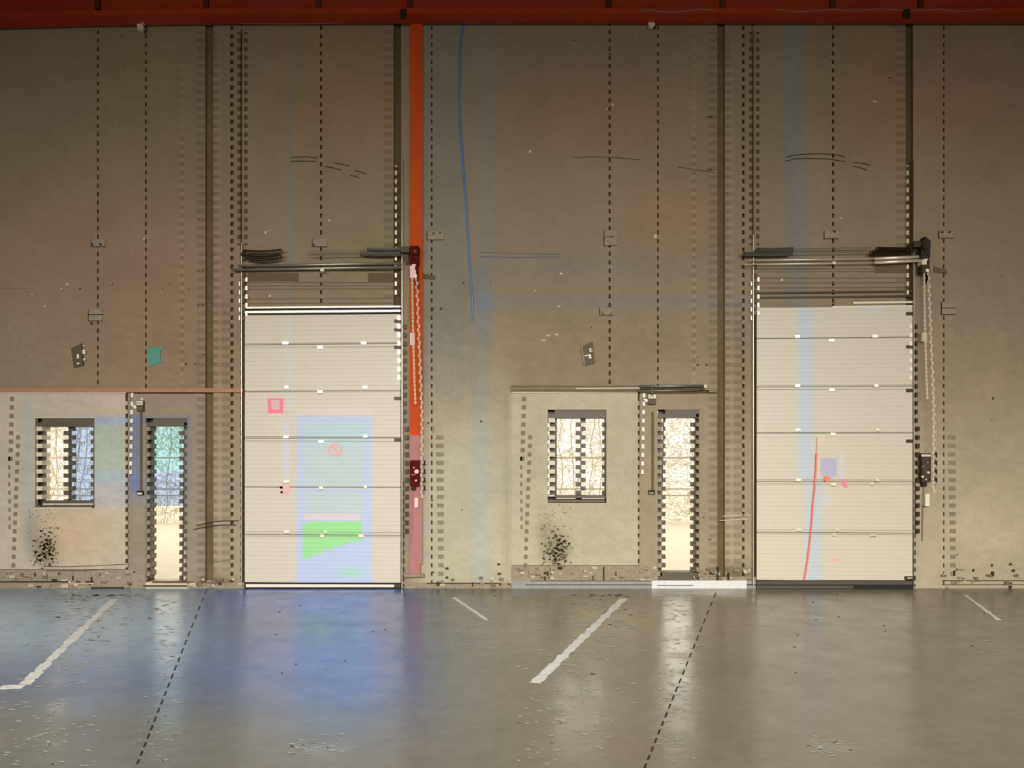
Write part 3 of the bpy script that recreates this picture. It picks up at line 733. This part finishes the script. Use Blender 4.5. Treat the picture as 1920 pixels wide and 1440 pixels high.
# ---------------------------------------------------------------- orange column
colm = empty('steel_column', P(780.5,1075,0.0)); tag(colm, 'orange painted steel column with faded pink-red foot, left of centre', 'column')
def ibeam(mb, x0, x1, y0, y1, dep):
    # front flange, web, back flange
    mb.pb(x0, y0, x1, y1, dep-0.012, dep); mb.pb(x0+10, y0, x1-10, y1, 0.012, dep-0.012); mb.pb(x0, y0, x1, y1, 0.0, 0.012)
m = MB(); ibeam(m, 768.5, 792, 24, 815.5, 0.05); m.build('upper_column', M['orange'], colm)
m = MB(); ibeam(m, 768.5, 791.5, 815.5, 1058, 0.05); m.pb(768.5,1058,788,1077,0.0,0.05); m.build('column_foot', M['pinkred'], colm)
MB().pb(758,1077,795,1082,0.0,0.06).build('base_plate', M['grit'], colm)

# ---------------------------------------------------------------- chain hoists
def hoist(label, off, cx, y0, boxm, cupm, lit):
    t = empty('chain_hoist', P(cx,y0+30,0.15)); tag(t, label, 'chain hoist')
    h = MB().pb(cx-9, y0+2, cx+7, y0+35, 0.06, 0.17).poly([(cx-9,y0+16),(cx+7,y0+34),(cx+8,y0+2),(cx-2,y0-6 if off else y0+2)], 0.06, 0.18); h.build('gear_housing', M[boxm], t)
    MB().disc(cx+1, y0+12, 7, 0.17, 0.21, 18).build('chain_wheel', M[boxm], t)
    MB().disc(cx+1, y0+12, 3, 0.21, 0.225, 12).build('wheel_hub', M['darksteel'], t)
    MB().pb(cx-8, y0+39, cx+1, y0+47, 0.08, 0.19).pb(cx-5,y0+36,cx+3,y0+39,0.08,0.17).build('coupling', M[cupm], t)
    MB().pb(cx-8, y0+47, cx+3, y0+62, 0.08, 0.18).build('coupling_body', M[cupm if not off else 'darksteel'], t)
    MB().pb(cx+3, y0+37, cx+6, y0+80, 0.07, 0.15).build('bracket', M[boxm], t)
    MB().pb(cx-24, y0+3, cx-10, y0+14, 0.06, 0.16).build('drum', M['darksteel'], t)
    MB().poly([(cx-25,y0+14),(cx-17,y0+36),(cx-13,y0+36),(cx-10,y0+14)], 0.055, 0.07).build('bearing_plate', M['darksteel'], t)
    MB().disc(cx+2, y0+58, 3.3, 0.18, 0.19, 12).build('bolt', M['white'], t)
    # two chain strands drifting right and down
    ch = MB()
    def link(x, y, s=1):
        pts = []
        for i in range(8):
            a = 2*math.pi*i/8; pts.append(P(x+1.3*math.cos(a)*s, y+3.6*math.sin(a), 0.16))
        pts.append(pts[0]); ch.tube(pts, 0.75*(CAM_D-0.16)/F, 4, cap=False)
    y = y0+64; k = 0
    while y < y0+415+(60 if off else 60):
        f = (y-y0-64)/350.0
        xa = cx-4+9*f*min(1,f+0.3); xb = cx+3+ (10*min(1,f*1.4))
        if y < y0+300: link(xa if f < 1 else xb-4, y, 1)
        link(xb+(2 if k%2 else 0), y, 1)
        y += 8.0; k += 1
    o = ch.build('hand_chain', M['chain'], t); o['kind'] = 'stuff'
    return t
hoist('rust-red chain hoist on the orange column above the left loading door', 0, 777, 459, 'maroon', 'pinkwhite', 1)
hoist('dark chain hoist at the top right corner of the right loading door', 960, 1737, 449, 'dark', 'galvb', 1)

# small light boxes beside the hoist chains
def smallbox(label, x0,y0,x1,y1,m, name='junction_box', cat='box'):
    t = empty(name, P((x0+x1)/2,y1,0.0)); tag(t, label, cat)
    MB().pb(x0,y0,x1,y1,0.0 if x0>800 or x1<760 else 0.05,0.09).build('body', M[m], t); MB().pb(x0+1,y0+1,x1-1,y0+3,0.09,0.094).build('lid', M['white'], t); return t
smallbox('small pinkish switch box on the orange column beside the chain', 769,624,778,647,'pinkwhite')
smallbox('small pale box right of the right loading door beside the chain', 1728,624,1738,640,'pale')
smallbox('pinkish card fixed to the foot of the orange column', 777,934,784,952,'pinkwhite','notice_card','card')
smallbox('pale card below the dark control box right of the right loading door', 1735,926,1743,949,'white','notice_card','card')

# ---------------------------------------------------------------- control boxes
def control(label, x0,y0,x1,y1, bm, dots, d0):
    t = empty('control_box', P((x0+x1)/2,y1,d0)); tag(t, label, 'control box')
    MB().pb(x0,y0,x1,y1,d0,d0+0.09).build('housing', M[bm], t)
    MB().pb(x0+2,y0+3,x1-1.5,y1-4,d0+0.09,d0+0.096).build('cover', M[bm], t)
    for x,y,r,mm_ in dots: MB().disc(x,y,r,d0+0.09,d0+0.115,14).build('push_button', M[mm_], t)
    MB().pb(x0+2,y1,x0+10,y1+8,d0,d0+0.06).build('cable_gland', M['dark'], t)
    MB().poly([(x0+4,y1+6),(x0+2,y1+40),(x0+1,y1+110),(x0+3,y1+110),(x0+4,y1+40),(x0+6,y1+6)], d0, d0+0.02).build('cable', M['greycable'] if bm != 'maroon' else M['pinkred'], t)
    return t
control('dark maroon control box on the foot of the orange column', 768.5,863,785.5,911,'maroon',[(781,884,4.2,'pinkwhite'),(776,877,1.6,'palepink'),(773,890,1,'palepink'),(777,890,1,'palepink'),(780,901,2,'palepink')],0.05)
control('dark brown control box right of the right loading door', 1728,850,1745.5,904,'brownbox',[(1740,867,1.6,'greycable'),(1732,875,1.5,'greycable'),(1741,886,2.4,'pale'),(1730.5,894,2,'white'),(1737,899,1.3,'white')],0.0)
o = MB().pb(1728,852,1746,856,0.09,0.11).build('cover_lip', M['pale'], [c for c in bpy.data.objects if c.name.startswith('control_box')][-1])
for nm, x, y0, ys_, lab in (('cable_clip', 793, 860, (868,884,900,916), 'dark cable clips on the wall right of the orange column'),):
    pass
def clips(x, ys_, lab):
    t = empty('cable_conduit', P(x, ys_[-1], 0)); tag(t, lab, 'conduit')
    MB().pb(x-1.6, ys_[0]-6, x+1.2, ys_[-1]+10, 0.0, 0.02).build('conduit', M['greycable'], t)
    for y in ys_: MB().pb(x-2, y-4, x+3, y+4, 0.0, 0.035).build('clip', M['dark'], t); MB().pb(x+2.6,y-3,x+5,y+3,0.0,0.03).build('clip_edge', M['pale'], t)
clips(795, (868,884,900,915), 'short vertical conduit with four dark clips beside the maroon control box')
clips(1755, (853,868,884,900), 'short vertical conduit with four dark clips beside the brown control box')

# ---------------------------------------------------------------- roof beam, lamps and top cables
rb = empty('roof_beam', P(960, 25, 0.3)); tag(rb, 'rust-red steel roof beam along the top of the wall', 'beam')
def segbeam(name, pts_top, pts_bot, d0, d1, m):
    mb = MB()
    for (a, b) in zip(zip(pts_top, pts_bot), list(zip(pts_top, pts_bot))[1:]):
        (t0, b0), (t1, b1) = a, b
        mb.poly([t0, b0, b1, t1], d0, d1)
    return mb.build(name, m, rb)
botp = [(-260,36),(0,33),(130,29),(320,26),(480,24),(960,24),(1440,24),(2180,24)]
segbeam('web', [(x,-90) for x, y in botp], [(x,y-8) for x, y in botp], 0.16, 0.20, M['rust'])
segbeam('bottom_flange', [(x,y-9) for x, y in botp], botp, 0.06, 0.30, M['rust'])
for x in (182,385,596,768,1142,1356,1562,1728):
    MB().pb(x-5,-60,x+5,16,0.20,0.235).build('stiffener', M['rustdark'], rb)
for x0 in (750,1695): MB().pb(x0,17,x0+12,33,0.29,0.32).build('clamp', M['darksteel'], rb)
o = MB().pb(-260,24,2200,31,0.0,0.05).build('trim_6', mat('wall_plate', (92,90,74), 0.9, noise=0.1)); tag(o, 'dark wall plate under the roof beam', kind='structure')
wc = MB()
pts = [(1200,24),(1218,29),(1250,31),(1280,29),(1310,26),(1345,24),(1385,29),(1410,24)]
tube_px(wc, [(1196,22),(1217,17+1),(1235,21),(1262,23),(1290,20),(1310,17),(1340,19)], 0.31, 0.8)
tag(wc.build('white_cable', M['greycable']), 'sagging pale cable on the roof beam above the right window', 'cable')
wc = MB(); tube_px(wc, [(1456,17),(1480,21),(1500,22.5),(1530,20),(1560,17),(1600,20.5),(1640,17),(1665,17),(1700,20),(1730,19),(1765,17),(1800,22),(1835,18),(1860,16.5)], 0.31, 0.8)
tag(wc.build('white_cable', M['greycable']), 'long wavy pale cable on the roof beam at the right', 'cable')
wc = MB(); tube_px(wc, [(455,36),(560,35),(620,36),(690,34),(740,32)], 0.07, 0.7); tube_px(wc, [(448,41),(540,41.5),(640,41),(738,38)], 0.07, 0.7); tube_px(wc, [(450,44),(540,45),(650,43),(738,41)], 0.07, 0.5)
tag(wc.build('conduit_run', M['greycable']), 'bundle of thin conduits under the beam above the left loading door', 'conduit')
wc = MB(); tube_px(wc, [(268,39),(290,42),(312,39)], 0.04, 0.5); 
w2_ = MB(); tube_px(w2_, [(369,41),(380,45),(394,46)], 0.04, 0.9); tag(w2_.build('loose_wire', M['greycable']), 'short curled wire under the beam above the left recess', 'wire')
tag(wc.build('loose_wire', M['greycable']), 'loose wire under the beam beside the upper left spotlight', 'wire')
def lamp(label, x, y):
    t = empty('ceiling_spotlight', P(x,y,0.05)); tag(t, label, 'lamp', None)
    MB().disc(x+4, y-5, 5, 0.05, 0.12, 14).build('lamp_head', M['pale'], t)
    MB().poly([(x-6,y+2),(x-4,y+13),(x+3,y+14),(x+8,y+8),(x+2,y)], 0.03, 0.09).build('lamp_shade', M['pale'], t)
    MB().pb(x+6, y-2, x+9, y+14, 0.0, 0.06).build('bracket', M['dark'], t)
lamp('small pale spotlight high on the wall at upper left', 262, 43); lamp('small pale spotlight high on the wall right of centre', 1221, 37)
# dangling wires in the door corners
dw = MB(); tube_px(dw, [(452,60),(450,75),(451,90),(449,96)], 0.03, 0.6); tube_px(dw, [(1413,32),(1412,55),(1411,75),(1412,90)], 0.03, 0.6)
tag(MB().build('x', M['dark']), None); bpy.data.objects.remove(bpy.data.objects['x'])
d1_ = MB(); tube_px(d1_, [(452,52),(450,70),(451,85),(449,94)], 0.03, 0.7); tag(d1_.build('dangling_wire', M['galv']), 'short dangling wire above the left loading door', 'wire')
d1_ = MB(); tube_px(d1_, [(1416,32),(1413,50),(1410,68),(1412,88)], 0.03, 0.7); tag(d1_.build('dangling_wire', M['galv']), 'short dangling wire above the right loading door', 'wire')

# ---------------------------------------------------------------- cables and conduits on the wall
bc = MB(); tube_px(bc, [(875,36),(868,52),(863,80),(862,130),(861,190),(863,240),(867,290),(870,340),(874,380),(876,420),(879,470),(882,520),(886,560),(885,600)], 0.012, 1.9)
tag(bc.build('blue_cable', M['blue']), 'blue cable running down the wall right of the orange column', 'cable')
bc = MB(); tube_px(bc, [(900,473),(960,475),(1050,477)], 0.006, 0.8); tube_px(bc, [(900,481),(960,483),(1050,482)], 0.006, 0.8)
tag(bc.build('thin_cable_pair', M['paleblue']), 'pair of thin blue-grey cables ending left of centre-right wall', 'cable')
def arcs(label, a, b):
    m_ = MB()
    for p in a: tube_px(m_, p, 0.004, b)
    return tag(m_.build('loose_cable', M['dark']), label, 'cable')
arcs('thin dark curved cable high on the wall above the right loading door', [[(1473,295),(1490,291),(1510,289),(1540,288.5),(1565,290),(1584,294)],[(1473,302),(1490,298),(1515,297),(1550,298),(1565,300),(1584,303)],[(1600,305),(1617,306),(1632,310)],[(1600,312),(1615,315),(1625,319)]], 0.7)
arcs('thin dark curved cable high on the wall above the left loading door', [[(545,295),(570,294),(595,296)],[(545,303),(570,302),(592,303)],[(624,305),(640,308),(655,311)],[(608,312),(625,315),(640,319)],[(665,320),(675,322),(687,327)],[(656,329),(668,331),(673,334)]], 0.7)
arcs('faint dark cable high on the wall above the right exit sign', [[(1072,295),(1120,294),(1160,296),(1200,300)]], 0.45)
arcs('faint dark cable sloping down to the recess left of the right loading door', [[(1270,313),(1330,322),(1340,324)]], 0.45)
# trims / ledges
o = MB().pb(-240,728,455,735.5,-0.01,0.045).build('trim_1', M['batten']); tag(o, 'brown batten ledge above the left window and glazed door', kind='structure')
MB().pb(-240,735.5,236,737.5,-0.01,0.035).build('ledge_lip', M['pale'], o)
o = MB().pb(958,722,1200,735,-0.01,0.03).build('trim_2', mat('grey_ledge', (128,118,94), 0.8, noise=0.12)); tag(o, 'grey channel ledge above the right window', kind='structure')
MB().pb(958,724,1200,725.6,0.0,0.033).pb(958,731,1200,733,0.0,0.033,dyr=-1).build('ledge_groove', M['deep'], o)
MB().pb(1080,727.5,1200,729.5,0.0,0.034,dyr=-1).pb(960,735,1197,737,0.0,0.03,dyr=-1).build('ledge_edge', M['pale'], o)
t = empty('pipe_run', P(1260,735,0.03)); tag(t, 'twin dark metal pipes ending above the right glazed door', 'pipe')
m = MB(); tube_px(m, [(1199,724.5),(1323,723.5)], 0.05, 2.6, 8); tube_px(m, [(1196,733),(1311,732)], 0.05, 2.2, 8); m.build('pipe', M['greysteel'], t, smooth=True)
MB().pb(1320,721,1326,727,0.03,0.075).build('pipe_end', M['pale'], t); MB().pb(1221,727,1224,742,0.02,0.06).build('pipe_clip', M['darksteel'], t)
MB().pb(1200,728,1320,730,0.0,0.03).pb(1200,735.5,1311,737.5,0,0.03).build('pipe_backing', M['deep'], t)
def thinpipe(label, off, y1):
    t = empty('wall_conduit', P(248+off,y1,0.0)); tag(t, label, 'conduit')
    m = MB(); y = 737
    while y < y1: m.pb(245+off-(y-737)*0.02, y, 250+off-(y-737)*0.02, y+8, 0.0, 0.03); y += 16
    m.build('conduit_sleeve', M['white'], t)['kind'] = 'stuff'
    MB().pb(240.5+off, 737, 244+off, y1, 0.0, 0.016).build('conduit', M['greycable'], t)
    MB().pb(262+off, 772, 266+off, y1+40, 0.0, 0.016).build('cable_channel', M['deep'], t)
thinpipe('pale segmented conduit between left window and left glazed door', 0, 890)
thinpipe('pale segmented conduit between right window and right glazed door', 960, 885)
def intercom(label, x0,y0,x1,y1,pat):
    t = empty('wall_sensor', P((x0+x1)/2,y1,0.0)); tag(t, label, 'sensor')
    MB().pb(x0,y0,x1,y1,0.0,0.05).build('housing', M['signdark'], t)
    MB().pb(x0,y0+1,x1,y0+8,0.05,0.056).build('grille', M['white'], t)
    m = MB()
    for k in range(4): m.pb(x0+1+k*3, y0+2.5, x0+2.2+k*3, y0+6.5, 0.056, 0.059)
    m.build('grille_slot', M['signdark'], t)
    MB().poly([(x0-9,y0+9),(x0-1,y0+9),(x0,y0+15),(x0-4,y0+15)], 0.0, 0.04).build('cover', M['white'], t)
intercom('small sensor box with white grille above the left glazed door', 256,751,268,771,0)
intercom('small sensor box with white grille above the right glazed door', 1215,739,1230,758,1)
def latch(label, x, y, mm_):
    t = empty('wall_switch', P(x,y,0)); tag(t, label, 'switch'); MB().pb(x-6,y-4,x+6,y+4,0.0,0.03).build('switch_box', M['dark'], t); MB().pb(x-5,y,x+4,y+3,0.03,0.036).build('switch_plate', M[mm_], t)
latch('small dark switch with white plate left of the left glazed door', 262, 924, 'white'); latch('small dark switch with grey plate left of the right glazed door', 1222, 923, 'greycable')
for lab, pts in (('thin cable crossing the recess right of the left glazed door', [(369,985),(400,978),(420,976.5),(448,976.5)]), ('pale cable crossing the recess right of the right glazed door', [(1355,968),(1380,967),(1395,965.5),(1408,966)])):
    m_ = MB(); tube_px(m_, pts, 0.01, 0.8); tube_px(m_, [(x-6,y+8) for x, y in pts], 0.01, 0.8)
    tag(m_.build('crossing_cable', M['dark'] if pts[0][0] < 900 else M['pale']), lab, 'cable')

# ---------------------------------------------------------------- joint clamps
def clamp(label, x0,y0,x1,y1, bolts, extra=()):
    t = empty('joint_clamp', P((x0+x1)/2,y1,0)); tag(t, label, 'clamp', 'steel clamps across the panel joints')
    MB().pb(x0,y0,x1,y1,0.0,0.010).build('plate', M['grit'], t)
    m_ = MB().pb(x0,y1-1,x1,y1,0.0,0.012).pb(x0,y0,x0+1.2,y1,0.0,0.012)
    for e in extra: m_.pb(*e,0.0,0.012)
    m_.build('plate_edge', M['dark'], t)
    for bx, by in bolts: MB().disc(bx,by,2.2,0.010,0.020,10).build('bolt', M['darksteel'], t)
clamp('small steel clamp on the second wall joint from the left, level with the springs', 170,448,197,463,[(188,458),(172,458)])
clamp('lower steel plate on the second wall joint from the left', 165,580,192,602,[(171,606)],[(165,589,193,590.5)])
clamp('steel clamp on the joint above the right exit sign', 1132,432,1157,461,[(1133,446)],[(1137,443,1152,444.5)])
clamp('bolted steel plate on the joint above the right exit sign, lower', 1124,576,1151,592,[(1131,588),(1145,588)])
clamp('steel clamp on the joint right of the orange column', 800,433,832,450,[(813,437),(825,436)])
clamp('steel clamp on the joint right of the dark hoist', 1760,432,1790,447,[(1767,435),(1781,435)])
clamp('lower steel plate on the joint at the far right', 1765,566,1792,590,[],[(1765,577,1792,578.5)])
clamp('steel clamp above the left springs, on the middle joint over the left loading door', 585,448,613,463,[(588,459)])
clamp('steel clamp on the middle joint over the right loading door', 1545,433,1573,448,[(1565,434)])
# diagonal brackets
for lab, x, y in (('diagonal dark bracket on the wall right of the orange column', 800, 512), ('diagonal dark bracket on the wall right of the dark hoist', 1760, 500)):
    m_ = MB().poly([(x-8,y),(x-8,y+10),(x+16,y+12),(x+16,y+6)], 0.0, 0.02); tag(m_.build('wall_bracket', M['deep']), lab, 'bracket')

# ---------------------------------------------------------------- signs
def exit_sign(label, ox, oy, full):
    t = empty('exit_sign', P(ox+14,oy+40,0.02)); tag(t, label, 'sign')
    MB().poly([(ox,oy+12),(ox+5,oy+47),(ox+24,oy+43),(ox+20,oy+2)], 0.0, 0.030).build('sign_plate', M['signdark'], t)
    m_ = MB()
    for q in full: m_.poly([(ox+a, oy+b) for a, b in q], 0.030, 0.034)
    m_.build('sign_symbol', M['signwhite'], t)
    MB().poly([(ox-1,oy+12),(ox+4,oy+47),(ox+6,oy+47),(ox+1,oy+12)], 0.028, 0.035).build('sign_edge', M['greycable'], t)
exit_sign('tilted dark exit sign with white arrow marks left of the right glazed door', 1091, 638,
          [[(14,15),(14,19),(17,19),(18,15)],[(5,28),(5,30),(13,29),(13,27)],[(14,20),(14,22),(20,21),(20,18.5)],[(13,26),(13,34),(18,34),(17,26)],[(18,18),(18,20),(20,20),(20,18)]])
exit_sign('tilted dark exit sign with broken white marks on the left wall', 132, 642,
          [[(12,22),(12,30),(16,30),(16,22)],[(22,14),(23,22),(28,22),(28,14)],[(12,38),(12,41),(17,40),(17,38)],[(24,30),(24,34),(28,34),(28,30)]])
MB_ = MB().poly([(275,653),(280,686),(305,680),(300,670),(300,658),(310,649)], 0.0, 0.012)
t = MB_.build('turquoise_sign', M['turq']); tag(t, 'faded turquoise notched sign on the left wall above the glazed door', 'sign')
t = empty('pink_square_sign', P(515,775,0.045)); tag(t, 'bright pink square outline sign on the left loading door', 'sign')
MB().poly([(501,747),(503,774.5),(530,774.5),(531,747),(525,747),(523.5,768),(510,768),(508,747)], 0.040, 0.046).build('sign_frame', M['pinksign'], t)
MB().pb(508,747,525,750,0.040,0.046).build('sign_top', M['pinksign'], t)
MB().pb(508.5,750,524.5,768,0.040,0.043).build('sign_field', mat('pale_rose', (228,186,190), 0.6), t)
t = empty('round_sign', P(630,857,0.045)); tag(t, 'small faded red round prohibition sign on the left loading door', 'sign')
m_ = MB(); n = 20
for k in range(n):
    a0, a1 = 2*math.pi*k/n, 2*math.pi*(k+1)/n
    m_.poly([(628+13*math.cos(a0),843+12*math.sin(a0)),(628+13*math.cos(a1),843+12*math.sin(a1)),(628+9.5*math.cos(a1),843+8.5*math.sin(a1)),(628+9.5*math.cos(a0),843+8.5*math.sin(a0))], 0.040, 0.0455)
m_.build('sign_ring', M['palepink'], t); MB().poly([(619,836),(634,852),(637,849),(622,833)],0.040,0.047).build('slash', M['palepink'], t)
MB().poly([(629,850),(640,850),(632,857)],0.040,0.046).build('sign_arrow', M['palepink'], t)
t = empty('pink_label', P(533,925,0.045)); tag(t, 'small pink label low on the left loading door', 'label')
m_ = MB().pb(525,912,543,916,0.04,0.045).pb(526,921,541,925,0.04,0.045).pb(525,912,530,925,0.04,0.045).pb(537,912,543,925,0.04,0.0455); m_.build('label_sheet', M['palepink'], t)
t = MB().poly([(1580,900),(1578,908),(1584,915),(1590,913),(1588,906),(1584,898)],0.04,0.045).build('pink_label', M['pinksign']); tag(t, 'bright pink label in the middle of the right loading door', 'label')
t = MB().poly([(1558,1048),(1560,1053),(1571,1052),(1570,1047)],0.04,0.045).build('pink_label', M['palepink']); tag(t, 'pale pink label low on the right loading door', 'label')
t = empty('door_switch', P(1555,905,0.045)); tag(t, 'pale blue switch box with orange button on the right loading door', 'switch')
MB().pb(1539,859,1569,893,0.04,0.0415).build('switch_plate', M['bluebox'], t)
MB().pb(1542,893,1562,902,0.04,0.0415).build('lower_plate', M['bluebox'], t)
MB().disc(1551,898,5.5,0.0415,0.06,18).build('push_button', M['orangedot'], t)
rc = MB(); tube_px(rc, [(1531,850),(1530,870),(1529,890),(1527,920),(1524,945),(1522,980),(1519,1010),(1515,1045),(1511,1070),(1508,1087)], 0.052, 1.8)
tag(rc.build('red_cord', M['redcord']), 'pinkish red pull cord hanging down the right loading door', 'cord')
rc = MB(); tube_px(rc, [(1532,820),(1532,835),(1531,850)], 0.052, 0.8); rc.build('cord_end', M['palepink'], bpy.data.objects['red_cord'])

# ---------------------------------------------------------------- outside: bright ground, bare hedge and fence
tag(MB().wb(-16,16,0.3,30,-0.12,-0.02).build('ground_outside', M['ground']), 'bright pale gravel yard seen through the glazed doors', kind='structure')
hm = MB(); random.seed(9)
def twig(x, y, z, ln, r):
    a = random.uniform(0, 2*math.pi); pts = [(x,y,z)]
    for k in range(5):
        a += random.uniform(-1.1,1.1); x += math.cos(a)*ln/5; z += math.sin(a)*ln/5; y += random.uniform(-0.03,0.03); pts.append((x,y,z))
    hm.tube(pts, r, 3, cap=False)
for (a, b) in ((-13.5,-6.8),(-0.7,5.6),(-6.8,-0.7),(5.6,10)):
    dens = 560 if b <= -6.8 or a == -0.7 else 90
    for k in range(int((b-a)*dens)):
        x = random.uniform(a, b); z = random.uniform(0.03, 3.0); twig(x, 10.5+random.uniform(-0.4,0.4), z, random.uniform(0.12,0.42), random.uniform(0.004,0.0075))
for k in range(60):
    x = random.uniform(-13, 10); pts = [(x,10.6,-0.02)]
    for q in range(6): x += random.uniform(-0.12,0.12); pts.append((x,10.6+random.uniform(-0.1,0.1),0.5*(q+1)))
    hm.tube(pts, 0.012, 4)
o = hm.build('bare_hedge', M['twig'], fix=False); tag(o, 'tangle of bare twigs outside behind the windows', 'hedge', kind='stuff')
fe = empty('yard_fence', (-2, 9.6, 0)); tag(fe, 'pale rail fence in front of the bare hedge outside', 'fence')
for z in (0.72, 0.88, 1.64): MB().wb(-14,11,9.58,9.62,z,z+0.035).build('rail', M['rail'], fe)
for x in range(-14, 12, 2): MB().wb(x+0.6,x+0.64,9.62,9.66,-0.02,1.72).build('fence_post', M['rail'], fe)
